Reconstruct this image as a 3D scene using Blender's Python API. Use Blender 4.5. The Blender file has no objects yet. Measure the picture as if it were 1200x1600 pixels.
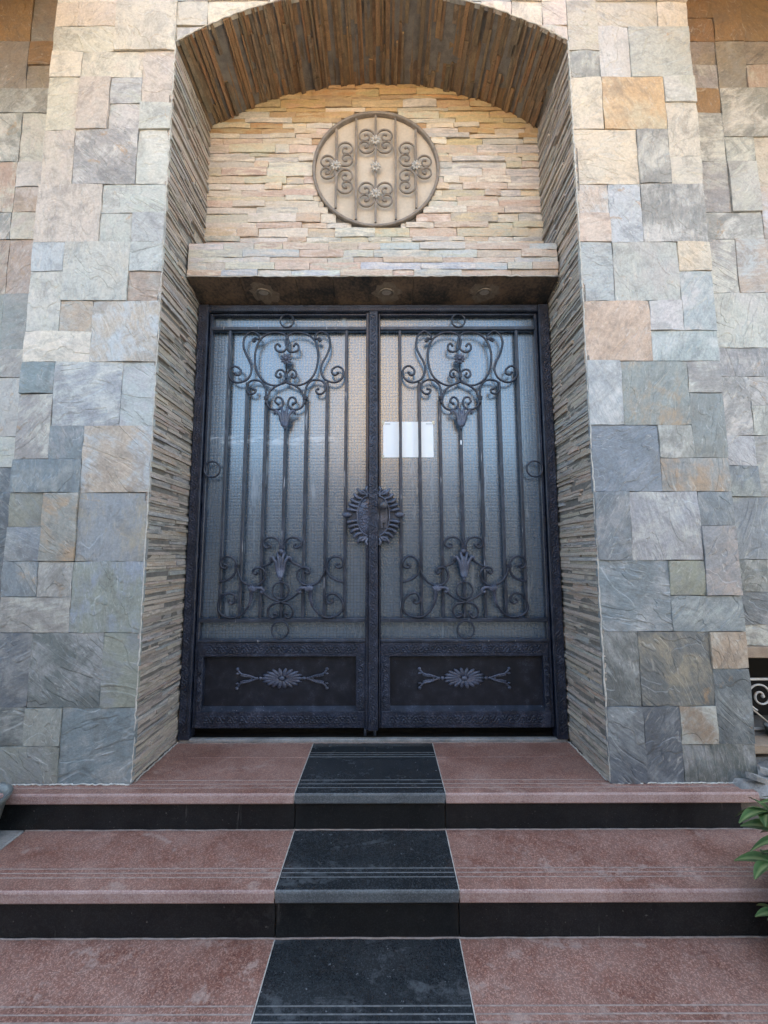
import bpy, math, random
from mathutils import Vector, Matrix, noise
random.seed(11)
R = math.radians
S = bpy.context.scene
COL = S.collection

# ------------------------------------------------------------------ camera
cam_d = bpy.data.cameras.new('camera')
cam = bpy.data.objects.new('camera', cam_d); COL.objects.link(cam)
cam_d.sensor_fit = 'VERTICAL'; cam_d.sensor_height = 36.0; cam_d.sensor_width = 27.0
cam_d.lens = 14.4; cam_d.clip_start = 0.05; cam_d.clip_end = 500
p, y, r = 0.106, 0.001, -0.002
fw = Vector((math.sin(y)*math.cos(p), math.cos(y)*math.cos(p), math.sin(p)))
rt = Vector((math.cos(y), -math.sin(y), 0)); up = rt.cross(fw)
rt2 = rt*math.cos(r)+up*math.sin(r); up2 = -rt*math.sin(r)+up*math.cos(r)
m = Matrix((rt2, up2, -fw)).transposed().to_4x4(); m.translation = (0.066, -2.186, 1.139)
cam.matrix_world = m
S.camera = cam

# ------------------------------------------------------------------ light
SUN_EL, SUN_AZ = 52.0, 18.0          # the sun stands behind the house
w = bpy.data.worlds.new('World'); S.world = w; w.use_nodes = True
nt = w.node_tree; nt.nodes.clear()
sky = nt.nodes.new('ShaderNodeTexSky'); sky.sky_type = 'NISHITA'; sky.sun_disc = False
sky.sun_elevation = R(SUN_EL); sky.sun_rotation = R(SUN_AZ); sky.dust_density = 3.6; sky.air_density = .9; sky.ozone_density = 1.0
bg = nt.nodes.new('ShaderNodeBackground'); bg.inputs['Strength'].default_value = 0.15
out = nt.nodes.new('ShaderNodeOutputWorld')
nt.links.new(sky.outputs[0], bg.inputs[0]); nt.links.new(bg.outputs[0], out.inputs[0])
sd = bpy.data.lights.new('sun', 'SUN'); sd.energy = 4.0; sd.angle = R(0.53); sd.color = (1, .93, .82)
sun = bpy.data.objects.new('sun', sd); COL.objects.link(sun)
az = R(SUN_AZ)
sdir = Vector((math.sin(az)*math.cos(R(SUN_EL)), math.cos(az)*math.cos(R(SUN_EL)), math.sin(R(SUN_EL))))
sun.rotation_euler = sdir.to_track_quat('Z', 'Y').to_euler()
sun.location = (0, 10, 14)
vs = S.view_settings
vs.view_transform = 'Standard'; vs.look = 'None'; vs.gamma = 1; vs.use_curve_mapping = False
vs.exposure = 3.05
vs.use_white_balance = True; vs.white_balance_temperature = 7300; vs.white_balance_tint = 0   # camera white balance for open shade

# ------------------------------------------------------------------ node helpers
class NT:
    def __init__(s, name):
        s.m = bpy.data.materials.new(name); s.m.use_nodes = True
        s.t = s.m.node_tree; s.t.nodes.clear()
        s.o = s.n('OutputMaterial'); s.b = s.n('BsdfPrincipled'); s.l(s.b.outputs[0], s.o.inputs[0])
    def n(s, typ, **kw):
        nd = s.t.nodes.new('ShaderNode'+typ)
        for k, v in kw.items():
            if k in nd.inputs.keys(): nd.inputs[k].default_value = v
            else: setattr(nd, k, v)
        return nd
    def l(s, a, b): s.t.links.new(a, b)
    def put(s, sock, v):
        if isinstance(v, bpy.types.NodeSocket): s.l(v, sock)
        else: sock.default_value = v
    def math(s, op, a, b=None, clamp=False):
        nd = s.n('Math', operation=op, use_clamp=clamp); s.put(nd.inputs[0], a)
        if b is not None: s.put(nd.inputs[1], b)
        return nd.outputs[0]
    def mix(s, f, a, b, typ='MIX'):
        nd = s.n('Mix', data_type='RGBA', blend_type=typ)
        s.put(nd.inputs[0], f); s.put(nd.inputs[6], a); s.put(nd.inputs[7], b)
        return nd.outputs[2]
    def rng(s, v, a, b, c=0.0, d=1.0, smooth=True):
        nd = s.n('MapRange'); nd.interpolation_type = 'SMOOTHSTEP' if smooth else 'LINEAR'
        s.put(nd.inputs[0], v)
        for i, x in enumerate((a, b, c, d)): nd.inputs[i+1].default_value = x
        return nd.outputs[0]
    def noise(s, vec, scale, detail=4, rough=.55, dist=0.0):
        nd = s.n('TexNoise', Scale=scale, Detail=detail, Roughness=rough, Distortion=dist)
        if vec is not None: s.l(vec, nd.inputs['Vector'])
        return nd.outputs[0]
    def mapping(s, vec, scale=(1, 1, 1), rot=(0, 0, 0)):
        nd = s.n('Mapping'); s.l(vec, nd.inputs[0]); nd.inputs['Scale'].default_value = scale
        nd.inputs['Rotation'].default_value = rot
        return nd.outputs[0]
    def bump(s, h, strength=1.0, dist=.005, normal=None):
        nd = s.n('Bump', Strength=strength, Distance=dist); s.l(h, nd.inputs['Height'])
        if normal is not None: s.l(normal, nd.inputs['Normal'])
        return nd.outputs[0]
    def coords(s):                       # object coordinates, shifted piece by piece
        tc = s.n('TexCoord'); oi = s.n('ObjectInfo')
        k = s.math('MULTIPLY', oi.outputs['Random'], 53.0)
        cx = s.n('CombineXYZ')
        s.l(k, cx.inputs[0]); s.l(s.math('MULTIPLY', k, 1.7), cx.inputs[1]); s.l(s.math('MULTIPLY', k, .6), cx.inputs[2])
        a = s.n('VectorMath', operation='ADD'); s.l(tc.outputs['Object'], a.inputs[0]); s.l(cx.outputs[0], a.inputs[1])
        return a.outputs[0], oi.outputs['Random']
    def world(s):
        return s.n('NewGeometry').outputs['Position']
    def attr(s, name):
        nd = s.n('Attribute'); nd.attribute_name = name; nd.attribute_type = 'GEOMETRY'
        return nd.outputs['Color']
    def base(s, v): s.put(s.b.inputs['Base Color'], v)
    def rough(s, v): s.put(s.b.inputs['Roughness'], v)
    def normal(s, v): s.l(v, s.b.inputs['Normal'])

MAT = {}
def mat_slate():
    t = NT('cleft slate'); v, rnd = t.coords()
    c1, c2 = t.attr('tint'), t.attr('tint2')
    ang = t.math('MULTIPLY', rnd, 9.0)
    vr = t.n('VectorRotate'); vr.rotation_type = 'Y_AXIS'; t.l(v, vr.inputs['Vector']); t.l(ang, vr.inputs['Angle'])
    vv = vr.outputs[0]
    st = t.mapping(vv, (2.2, 1, 9))
    big = t.noise(v, 5.0, 6, .62, .6)
    mid = t.noise(st, 4.0, 7, .65, .5)
    fine = t.noise(v, 70, 4, .7)
    f = t.rng(t.math('ADD', t.math('MULTIPLY', big, .7), t.math('MULTIPLY', mid, .3)), .44, .60)
    col = t.mix(f, c1, c2)
    # darker iron / lichen blotches and pale scuffs
    bl = t.rng(t.noise(v, 6.5, 8, .74, 1.2), .46, .64)
    dk = t.mix(.55, c1, (.10, .095, .09, 1))
    col = t.mix(t.math('MULTIPLY', bl, .70), col, dk)
    sc = t.rng(t.noise(st, 6, 8, .75, 1.0), .55, .72)
    col = t.mix(t.math('MULTIPLY', sc, .48), col, (.60, .585, .555, 1))
    rs = t.math('MULTIPLY', t.rng(t.noise(v, 4.5, 6, .7, 1.4), .60, .70), t.rng(t.math('FRACT', t.math('MULTIPLY', rnd, 7.31)), .55, .8))
    col = t.mix(t.math('MULTIPLY', rs, .65), col, (.36, .22, .11, 1))
    g = t.rng(t.math('ADD', t.math('MULTIPLY', t.math('ADD', mid, big), .32), t.math('MULTIPLY', fine, .36)), .34, .66, .62, 1.32, False)
    cg = t.n('CombineXYZ'); [t.l(g, cg.inputs[i]) for i in range(3)]
    col = t.mix(1.0, col, cg.outputs[0], 'MULTIPLY')
    # terraces: the cleft face breaks off in thin curved steps
    tn = t.noise(t.mapping(vv, (1.0, 1.0, 2.1)), 2.6, 3, .5, .9)
    tt = t.math('MULTIPLY', tn, t.math('ADD', t.math('MULTIPLY', t.math('FRACT', t.math('MULTIPLY', rnd, 13.7)), 7.0), 2.5))
    fr = t.math('FRACT', tt)
    stp = t.math('ADD', t.math('FLOOR', tt), t.rng(fr, .86, 1.0))
    # pale hairlines where the steps break
    ln = t.math('MULTIPLY', t.rng(fr, .86, .93), t.rng(fr, 1.0, .95))
    ln = t.math('MULTIPLY', ln, t.rng(t.noise(v, 8, 2), .45, .6))
    col = t.mix(t.math('MULTIPLY', ln, .16), col, (.62, .60, .56, 1))
    t.base(col)
    t.rough(t.rng(mid, .3, .7, .42, .66))
    t.b.inputs['Specular IOR Level'].default_value = .5
    nb = t.bump(stp, .75, .0045)
    nb = t.bump(t.math('ADD', t.math('MULTIPLY', mid, 1.0), t.math('MULTIPLY', fine, .35)), .8, .006, nb)
    t.normal(nb); return t.m
def mat_ledger():
    t = NT('split ledger stone'); v = t.world()
    c1, c2 = t.attr('tint'), t.attr('tint2')
    st = t.mapping(v, (1, 1.0, 5))
    a = t.noise(st, 9, 6, .65, .4); b = t.noise(v, 60, 5, .7)
    col = t.mix(t.rng(a, .42, .6), c1, c2)
    g = t.rng(t.math('ADD', t.math('MULTIPLY', a, .4), t.math('MULTIPLY', b, .6)), .3, .7, .70, 1.22, False)
    cg = t.n('CombineXYZ'); [t.l(g, cg.inputs[i]) for i in range(3)]
    col = t.mix(1.0, col, cg.outputs[0], 'MULTIPLY')
    bl = t.rng(t.noise(st, 17, 6, .7), .60, .72)
    col = t.mix(t.math('MULTIPLY', bl, .4), col, (.17, .13, .11, 1))
    t.base(col); t.rough(.68)
    t.normal(t.bump(t.math('ADD', a, t.math('MULTIPLY', b, .5)), .9, .008)); return t.m
def mat_strip():
    t = NT('stacked slate edge'); v = t.world()
    c1, c2 = t.attr('tint'), t.attr('tint2')
    a = t.noise(t.mapping(v, (8, 8, 40)), 2.0, 5, .65); b = t.noise(v, 90, 4, .7)
    col = t.mix(t.rng(a, .42, .62), c1, c2)
    g = t.rng(t.math('ADD', t.math('MULTIPLY', a, .5), t.math('MULTIPLY', b, .5)), .3, .7, .68, 1.25, False)
    cg = t.n('CombineXYZ'); [t.l(g, cg.inputs[i]) for i in range(3)]
    t.base(t.mix(1.0, col, cg.outputs[0], 'MULTIPLY')); t.rough(.7)
    t.normal(t.bump(t.math('ADD', a, b), .9, .006)); return t.m
def mat_mottle(name, c1, c2, scale=6, rough=.8, bump=.4, dist=.004, spec=.5, speck=None):
    t = NT(name); v = t.world()
    a = t.noise(v, scale, 6, .62); b = t.noise(v, scale*11, 4, .65)
    f = t.rng(t.math('ADD', t.math('MULTIPLY', a, .6), t.math('MULTIPLY', b, .4)), .38, .62)
    col = t.mix(f, c1+(1,), c2+(1,))
    t.base(col); t.rough(rough); t.b.inputs['Specular IOR Level'].default_value = spec
    t.normal(t.bump(t.math('ADD', a, t.math('MULTIPLY', b, .4)), bump, dist)); return t.m
def mat_granite(name, c, cdark, clight, dust, rough, dustamt, patch=0.0, drip=0.0, fleck=0.0):
    t = NT(name); v = t.world()
    vo = t.n('TexVoronoi', Scale=260.0); t.l(v, vo.inputs['Vector'])
    sp = t.n('SeparateColor'); t.l(vo.outputs['Color'], sp.inputs[0])
    col = t.mix(t.rng(sp.outputs[0], .55, .75), c+(1,), cdark+(1,))
    col = t.mix(t.rng(sp.outputs[1], .66, .84), col, clight+(1,))
    a = t.noise(v, 3.0, 7, .66, .7); b = t.noise(v, 26, 5, .7); c3 = t.noise(v, 9, 5, .7, .5)
    tone = t.rng(a, .3, .7, .78, 1.2, False)
    cg = t.n('CombineXYZ'); [t.l(tone, cg.inputs[i]) for i in range(3)]
    col = t.mix(1.0, col, cg.outputs[0], 'MULTIPLY')
    d = t.rng(t.math('ADD', t.math('ADD', t.math('MULTIPLY', a, .5), t.math('MULTIPLY', c3, .25)), t.math('MULTIPLY', b, .25)), .34, .70)
    d = t.math('ADD', t.math('MULTIPLY', d, dustamt), .04)
    sp2 = t.rng(t.noise(v, 120, 2, .5), .70, .76)         # specks of grit and splashes
    d = t.math('MAXIMUM', d, t.math('MULTIPLY', sp2, .35))
    pa_ = t.math('MULTIPLY', t.rng(t.noise(t.mapping(v, (1, 2.2, 1)), 2.3, 8, .74, 1.6), .48, .62), t.rng(b, .36, .60))   # trodden dust patches
    d = t.math('MAXIMUM', d, t.math('MULTIPLY', pa_, patch))
    dr = t.math('MULTIPLY', t.rng(t.noise(t.mapping(v, (16, 16, 1.5)), 1.6, 5, .7), .60, .74), drip)                        # dried drips
    d = t.math('MAXIMUM', d, dr)
    fl = t.rng(t.noise(v, 48, 3, .6), .69, .73)
    d = t.math('MAXIMUM', d, t.math('MULTIPLY', fl, fleck))
    t.base(t.mix(d, col, dust+(1,)))
    t.rough(t.math('ADD', t.math('MULTIPLY', d, .5), rough, True))
    t.normal(t.bump(t.math('ADD', b, t.math('MULTIPLY', sp.outputs[0], .25)), .10, .0012)); return t.m
def mat_iron(name, c, wear, rough, emboss=False, streak=0.0):
    t = NT(name); v = t.world()
    a = t.noise(v, 14, 5, .65); b = t.noise(v, 120, 4, .7)
    col = t.mix(t.rng(a, .35, .65), c+(1,), tuple(x*1.7 for x in c)+(1,))
    w_ = t.rng(t.math('ADD', t.math('MULTIPLY', a, .5), t.math('MULTIPLY', b, .5)), .52, .68)
    col = t.mix(t.math('MULTIPLY', w_, wear), col, (.20, .22, .28, 1))
    if streak:
        s = t.rng(t.noise(t.mapping(v, (38, 38, 2.6)), 2.2, 3, .5), .66, .74)
        col = t.mix(t.math('MULTIPLY', s, streak), col, (.55, .56, .60, 1))
    t.base(col); t.rough(t.rng(b, .3, .7, rough-.08, rough+.14))
    h = t.math('MULTIPLY', b, .5)
    if emboss:
        vo = t.n('TexVoronoi', Scale=85.0); vo.feature = 'SMOOTH_F1'; t.l(v, vo.inputs['Vector'])
        h = t.math('ADD', t.math('MULTIPLY', vo.outputs['Distance'], 2.2), h)
    t.normal(t.bump(h, .5 if emboss else .25, .004)); return t.m
def mat_glass():
    t = NT('wired cathedral glass'); v = t.world()
    sx = t.n('SeparateXYZ'); t.l(v, sx.inputs[0])
    def line(c, pitch):
        f = t.math('ABSOLUTE', t.math('SUBTRACT', t.math('FRACT', t.math('MULTIPLY', c, 1/pitch)), .5))
        return t.rng(f, .36, .47)
    g = t.math('MAXIMUM', line(sx.outputs[0], .0215), line(sx.outputs[2], .0215))
    a = t.noise(v, 3.0, 5, .6); st = t.noise(t.mapping(v, (9, 9, 1.2)), 1.4, 6, .7)
    col = t.mix(a, (.050, .078, .115, 1), (.072, .10, .138, 1))
    col = t.mix(t.math('MULTIPLY', g, .7), col, (.035, .045, .06, 1))
    sm = t.rng(st, .60, .76)
    col = t.mix(t.math('MULTIPLY', sm, .5), col, (.45, .49, .54, 1))
    zb = t.math('MULTIPLY', t.rng(sx.outputs[2], 1.86, 1.90), t.rng(sx.outputs[2], 1.955, 1.925))     # wiped smear
    zb = t.math('MULTIPLY', zb, t.math('MULTIPLY', t.rng(sx.outputs[0], -.20, -.30), t.rng(t.noise(t.mapping(v, (5, 5, 16)), 2, 4, .6), .42, .6)))
    col = t.mix(t.math('MULTIPLY', zb, .42), col, (.50, .55, .60, 1))
    t.base(col); t.b.inputs['IOR'].default_value = 2.4; t.b.inputs['Specular Tint'].default_value = (.82, .92, 1, 1)
    t.rough(t.math('ADD', .27, t.math('MULTIPLY', sm, .3)))
    t.normal(t.bump(t.math('ADD', t.math('MULTIPLY', g, -1.0), t.math('MULTIPLY', t.noise(v, 6, 2), 1.5)), .14, .003)); return t.m
def mat_leaf(name, c1, c2):
    t = NT(name); v, rnd = t.coords()
    col = t.mix(t.rng(t.noise(v, 18, 4), .4, .65), c1+(1,), c2+(1,))
    at = t.attr('tint')
    sp = t.n('SeparateColor'); t.l(at, sp.inputs[0])
    col = t.mix(sp.outputs[0], col, (.52, .55, .26, 1))
    t.base(col); t.rough(.35); return t.m
MAT['slate'] = mat_slate(); MAT['ledger'] = mat_ledger(); MAT['strip'] = mat_strip()
MAT['mortar'] = mat_mottle('pale mortar', (.58, .55, .50), (.34, .31, .28), 30, .9)
MAT['joint'] = mat_mottle('dark joint mortar', (.12, .11, .10), (.2, .18, .16), 20, .95)
MAT['cement'] = mat_mottle('smeared cement', (.32, .31, .30), (.18, .175, .17), 12, .9, .8, .01)
MAT['render'] = mat_mottle('cream render', (.66, .50, .34), (.56, .42, .28), 3, .9)
MAT['tower'] = mat_mottle('ochre render', (.60, .36, .17), (.50, .30, .14), 3, .9)
MAT['paving'] = mat_mottle('street paving', (.30, .28, .26), (.22, .21, .20), 2, .9)
MAT['garden'] = mat_mottle('added wall render', (.34, .31, .28), (.26, .24, .22), 3, .9)
MAT['wood'] = mat_mottle('brown timber', (.22, .10, .035), (.13, .055, .02), 8, .6)
MAT['sand'] = mat_mottle('sandstone', (.36, .28, .21), (.26, .19, .14), 14, .85)
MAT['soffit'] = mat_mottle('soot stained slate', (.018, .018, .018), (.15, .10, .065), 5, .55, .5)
MAT['red'] = mat_granite('red granite', (.195, .070, .047), (.115, .038, .028), (.35, .185, .14), (.41, .31, .265), .30, .40, .62, 0.0, .25)
MAT['red_edge'] = mat_granite('sawn red granite edge', (.30, .175, .155), (.22, .115, .10), (.38, .26, .235), (.44, .35, .325), .6, .5)
MAT['black'] = mat_granite('black granite', (.007, .009, .011), (.004, .005, .006), (.022, .026, .030), (.20, .215, .23), .12, .07, .30, 0.0, .55)
MAT['black_edge'] = mat_granite('worn black granite edge', (.055, .062, .07), (.03, .034, .038), (.11, .12, .13), (.22, .23, .24), .35, .4)
MAT['riser'] = mat_granite('polished black riser', (.004, .005, .0065), (.003, .0035, .004), (.009, .010, .012), (.16, .155, .15), .15, .06, .12, .30, .3)
MAT['riser'].node_tree.nodes['Principled BSDF'].inputs['Specular IOR Level'].default_value = .22
MAT['groove'] = mat_mottle('dusty groove', (.37, .295, .265), (.22, .165, .145), 40, .9)
MAT['groove_dark'] = mat_mottle('grey dusty groove', (.17, .175, .18), (.09, .095, .10), 40, .9)
MAT['iron'] = mat_iron('blue black iron paint', (.011, .015, .027), .20, .30)
MAT['bar'] = mat_iron('chipped iron bar paint', (.017, .022, .034), .28, .36, False, .55)
MAT['worn'] = mat_iron('rubbed iron relief', (.045, .052, .078), .5, .28)  # rubbed paint, its base also lightened to carry the ornaments' highlights
MAT['cast'] = mat_iron('embossed cast iron', (.010, .014, .027), .28, .40, True)
MAT['panel'] = mat_iron('black sheet steel', (.009, .010, .015), .16, .40)
MAT['panel'].node_tree.nodes['Principled BSDF'].inputs['Specular IOR Level'].default_value = .3
MAT['glass'] = mat_glass()
MAT['grille'] = mat_mottle('grey brown painted iron', (.16, .132, .112), (.25, .21, .18), 20, .6)
MAT['beige'] = mat_mottle('beige panel', (.53, .45, .37), (.44, .37, .30), 5, .8, .1)
MAT['knot'] = mat_mottle('grey metal flower', (.36, .33, .31), (.48, .45, .42), 60, .45)
MAT['white_iron'] = mat_mottle('white painted iron', (.62, .59, .55), (.45, .42, .39), 30, .6)
MAT['paper'] = mat_mottle('white paper', (.90, .90, .90), (.88, .88, .88), 3, .9, .05)
MAT['tape'] = mat_mottle('yellowed tape', (.62, .58, .46), (.55, .51, .40), 60, .3)
MAT['ink'] = mat_mottle('grey print', (.42, .44, .46), (.55, .56, .58), 90, .9, .0)
MAT['void'] = mat_mottle('dark interior', (.006, .006, .007), (.01, .01, .01), 3, .9)
MAT['lamp_rim'] = mat_mottle('dusty lamp rim', (.20, .16, .12), (.12, .09, .07), 50, .6)
MAT['lamp_lens'] = mat_mottle('frosted lamp lens', (.42, .36, .30), (.32, .27, .22), 50, .35)
MAT['pot'] = mat_mottle('grey glazed pot', (.13, .14, .135), (.08, .085, .085), 14, .35)
MAT['clay'] = mat_mottle('clay pot', (.28, .12, .07), (.2, .09, .05), 14, .8)
MAT['soil'] = mat_mottle('potting soil', (.03, .022, .016), (.06, .045, .03), 40, .95)
MAT['leaf'] = mat_leaf('glossy leaf', (.030, .078, .022), (.06, .13, .04))
MAT['stem'] = mat_mottle('green stem', (.10, .14, .05), (.16, .13, .07), 30, .7)
MAT['brass'] = mat_iron('worn knob', (.05, .05, .06), .5, .3)

# ------------------------------------------------------------------ mesh helpers
class MB:
    def __init__(s): s.v = []; s.f = []; s.t1 = []; s.t2 = []; s.sm = []; s.mi = []
    def add(s, vs, fs, c1=(.5, .5, .5), c2=None, smooth=False, mi=0):
        o = len(s.v); s.v += [tuple(x) for x in vs]
        s.f += [tuple(i+o for i in f) for f in fs]
        s.t1 += [c1]*len(vs); s.t2 += [c2 or c1]*len(vs)
        s.sm += [smooth]*len(fs); s.mi += [mi]*len(fs)
    def box(s, x0, x1, y0, y1, z0, z1, mi=0, **k):
        vs = [(x, y, z) for x in (x0, x1) for y in (y0, y1) for z in (z0, z1)]
        s.add(vs, [(0, 1, 3, 2), (4, 6, 7, 5), (0, 4, 5, 1), (2, 3, 7, 6), (0, 2, 6, 4), (1, 5, 7, 3)], mi=mi, **k)
    def cbox(s, x0, x1, y0, y1, z0, z1, b=.003, mi=0):      # chamfered box
        if min(x1-x0, y1-y0, z1-z0) < 2.2*b: b = min(x1-x0, y1-y0, z1-z0)/2.3
        vs = []; idx = {}
        for ix, x in enumerate((x0, x1)):
            for iy, y in enumerate((y0, y1)):
                for iz, z in enumerate((z0, z1)):
                    sx, sy, sz = (1, -1)[ix], (1, -1)[iy], (1, -1)[iz]
                    for k, q in enumerate(((x, y+sy*b, z+sz*b), (x+sx*b, y, z+sz*b), (x+sx*b, y+sy*b, z))):
                        idx[(ix, iy, iz, k)] = len(vs); vs.append(q)
        F = []
        for a, (i, j) in enumerate(((1, 2), (0, 2), (0, 1))):
            for e in (0, 1):
                q = []
                for (m_, n_) in ((0, 0), (0, 1), (1, 1), (1, 0)):
                    c = [0, 0, 0]; c[a] = e; c[i] = m_; c[j] = n_; q.append(idx[(c[0], c[1], c[2], a)])
                F.append(tuple(q))
        for a in range(3):                      # edges running along axis a
            i, j = [k for k in range(3) if k != a]
            for m_ in (0, 1):
                for n_ in (0, 1):
                    c0 = [0, 0, 0]; c0[i] = m_; c0[j] = n_; c1 = list(c0); c1[a] = 1
                    F.append((idx[(*c0, i)], idx[(*c1, i)], idx[(*c1, j)], idx[(*c0, j)]))
        for ix in (0, 1):
            for iy in (0, 1):
                for iz in (0, 1): F.append(tuple(idx[(ix, iy, iz, k)] for k in range(3)))
        s.add(vs, F, mi=mi)
    def tube(s, path, ra, rb=None, n=6, nrm=None, closed=False, cap=True, taper=None):
        rb = rb or ra; P = [Vector(q) for q in path]; N = len(P); vs = []
        for i, q in enumerate(P):
            if closed: d = P[(i+1) % N]-P[i-1]
            else: d = P[min(i+1, N-1)]-P[max(i-1, 0)]
            d.normalize()
            a = Vector(nrm) if nrm else (Vector((0, 0, 1)) if abs(d.z) < .9 else Vector((0, 1, 0)))
            b = d.cross(a)
            if b.length < 1e-6: b = Vector((1, 0, 0))
            b.normalize(); a = b.cross(d).normalized()
            k = taper(i/(N-1)) if taper else 1
            for j in range(n):
                th = 2*math.pi*(j+.5)/n
                vs.append(q+a*rb*k*math.cos(th)+b*ra*k*math.sin(th))
        F = []
        for i in range(N if closed else N-1):
            for j in range(n):
                F.append((i*n+j, i*n+(j+1) % n, ((i+1) % N)*n+(j+1) % n, ((i+1) % N)*n+j))
        if not closed and cap: F += [tuple(range(n)), tuple((N-1)*n+j for j in range(n))]
        s.add(vs, F, smooth=True)
    def ell(s, c, rx, ry, rz, n=10, k=6, rot=None):
        vs = []; F = []; c = Vector(c)
        for i in range(k+1):
            ph = math.pi*i/k
            for j in range(n):
                th = 2*math.pi*j/n
                q = Vector((rx*math.sin(ph)*math.cos(th), ry*math.sin(ph)*math.sin(th), rz*math.cos(ph)))
                if rot: q = rot @ q
                vs.append(c+q)
        for i in range(k):
            for j in range(n): F.append((i*n+j, i*n+(j+1) % n, (i+1)*n+(j+1) % n, (i+1)*n+j))
        s.add(vs, F, smooth=True)
    def lathe(s, prof, c=(0, 0, 0), n=20, axis='Z'):
        vs = []; F = []
        for (rr, h) in prof:
            for j in range(n):
                th = 2*math.pi*j/n
                q = (rr*math.cos(th), rr*math.sin(th), h) if axis == 'Z' else (rr*math.cos(th), h, rr*math.sin(th))
                vs.append(tuple(q[i]+c[i] for i in range(3)))
        for i in range(len(prof)-1):
            for j in range(n): F.append((i*n+j, i*n+(j+1) % n, (i+1)*n+(j+1) % n, (i+1)*n+j))
        s.add(vs, F, smooth=True)
    def block(s, fn, u0, u1, v0, v1, d, nu=4, nv=4, amp=.002, thick=.02, c1=(.3, .3, .3), c2=None, jit=.001, fs=9.0, vlo=None):
        """A rough faced stone: fn maps (u, v, outward depth) to space; front face displaced, own sides."""
        se = random.uniform(0, 90); fr = []; tl = (random.uniform(-1, 1), random.uniform(-1, 1))
        for j in range(nv+1):
            for i in range(nu+1):
                a, b = i/nu, j/nv
                u = u0+(u1-u0)*a
                lo = v0 if vlo is None else max(v0, min(vlo(u), v1-.001))
                v = lo+(v1-lo)*b
                e = (i in (0, nu))+(j in (0, nv))
                dd = amp*(1.6*noise.noise(Vector((u*fs+se, v*fs, se)))+tl[0]*(a-.5)+tl[1]*(b-.5))
                if e: dd -= amp*.5*e
                if 0 < i < nu or e == 2: pass
                ju = random.uniform(-jit, jit) if i in (0, nu) else 0
                jv = random.uniform(-jit, jit) if j in (0, nv) else 0
                fr.append((u+ju, v+jv, d+dd))
        F = [(j*(nu+1)+i, j*(nu+1)+i+1, (j+1)*(nu+1)+i+1, (j+1)*(nu+1)+i) for j in range(nv) for i in range(nu)]
        s.add([fn(*q) for q in fr], F, c1, c2, smooth=True)
        ring = [i for i in range(nu+1)]+[(j+1)*(nu+1)-1 for j in range(1, nv+1)]
        ring += [nv*(nu+1)+i for i in range(nu-1, -1, -1)]+[j*(nu+1) for j in range(nv-1, 0, -1)]
        n = len(ring); vs = [fn(*fr[k]) for k in ring]+[fn(fr[k][0], fr[k][1], d-thick) for k in ring]
        s.add(vs, [(k, (k+1) % n, n+(k+1) % n, n+k) for k in range(n)], c1, c2)

WORLD = {}
def link(o, parent, wl):
    COL.objects.link(o); wl = Vector(wl); WORLD[o] = wl
    if parent is not None: o.parent = parent; o.location = wl-WORLD[parent]
    else: o.location = wl
    return o
def build(mb, name, mat, parent=None, origin=None):
    """One mesh object whose origin sits at the centre of its bounds (or at origin)."""
    xs, ys, zs = zip(*mb.v)
    c = Vector(origin) if origin else Vector(((min(xs)+max(xs))/2, (min(ys)+max(ys))/2, (min(zs)+max(zs))/2))
    me = bpy.data.meshes.new(name)
    me.from_pydata([(a-c.x, b-c.y, d-c.z) for a, b, d in mb.v], [], mb.f)
    me.polygons.foreach_set('use_smooth', mb.sm)
    me.polygons.foreach_set('material_index', mb.mi)
    for nm, arr in (('tint', mb.t1), ('tint2', mb.t2)):
        at = me.color_attributes.new(nm, 'FLOAT_COLOR', 'POINT')
        flat = []
        for q in arr: flat += [q[0], q[1], q[2], 1.0]
        at.data.foreach_set('color', flat)
    for mm in (mat if isinstance(mat, (list, tuple)) else [mat]): me.materials.append(MAT[mm])
    me.update()
    return link(bpy.data.objects.new(name, me), parent, c)
def empty(name, loc, parent=None):
    o = bpy.data.objects.new(name, None); o.empty_display_size = .1
    return link(o, parent, loc)
def tag(o, label=None, cat=None, group=None, kind=None):
    if label: o['label'] = label
    if cat: o['category'] = cat
    if group: o['group'] = group
    if kind: o['kind'] = kind
    return o
def crom(pts, k=5):
    P = [Vector(q) for q in pts]; P = [P[0]*2-P[1]]+P+[P[-1]*2-P[-2]]; o = []
    for i in range(1, len(P)-2):
        a, b, c, d = P[i-1:i+3]
        for j in range(k):
            t = j/k
            o.append(.5*((2*b)+(c-a)*t+(2*a-5*b+4*c-d)*t*t+(3*b-a-3*c+d)*t**3))
    o.append(P[-2]); return o
def vary(c, a=.10):
    k = 1+random.uniform(-a, a)
    return tuple(max(.005, x*k*(1+random.uniform(-.035, .035))) for x in c)

# ------------------------------------------------------------------ dimensions
HW, PW, HS, RV = 1.2, 1.95, 4.263, .53         # half opening, half portal, springing, reveal depth
AR = 2.131; AZ = 4.633-AR                      # arch radius and centre
SIDE_Y = .20
def arch(x): return AZ+math.sqrt(max(0, AR*AR-x*x))
LV = [0, .185, .37, .556, .743, .927, 1.112, 1.296, 1.48, 1.665, 1.85, 2.034, 2.218, 2.398, 2.578, 2.758, 2.938, 3.123,
      3.308, 3.486, 3.665, 3.843, 4.02, 4.20, 4.375, 4.55, 4.73, 4.91, 5.09, 5.27]
TOPZ = 9.6

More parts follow.
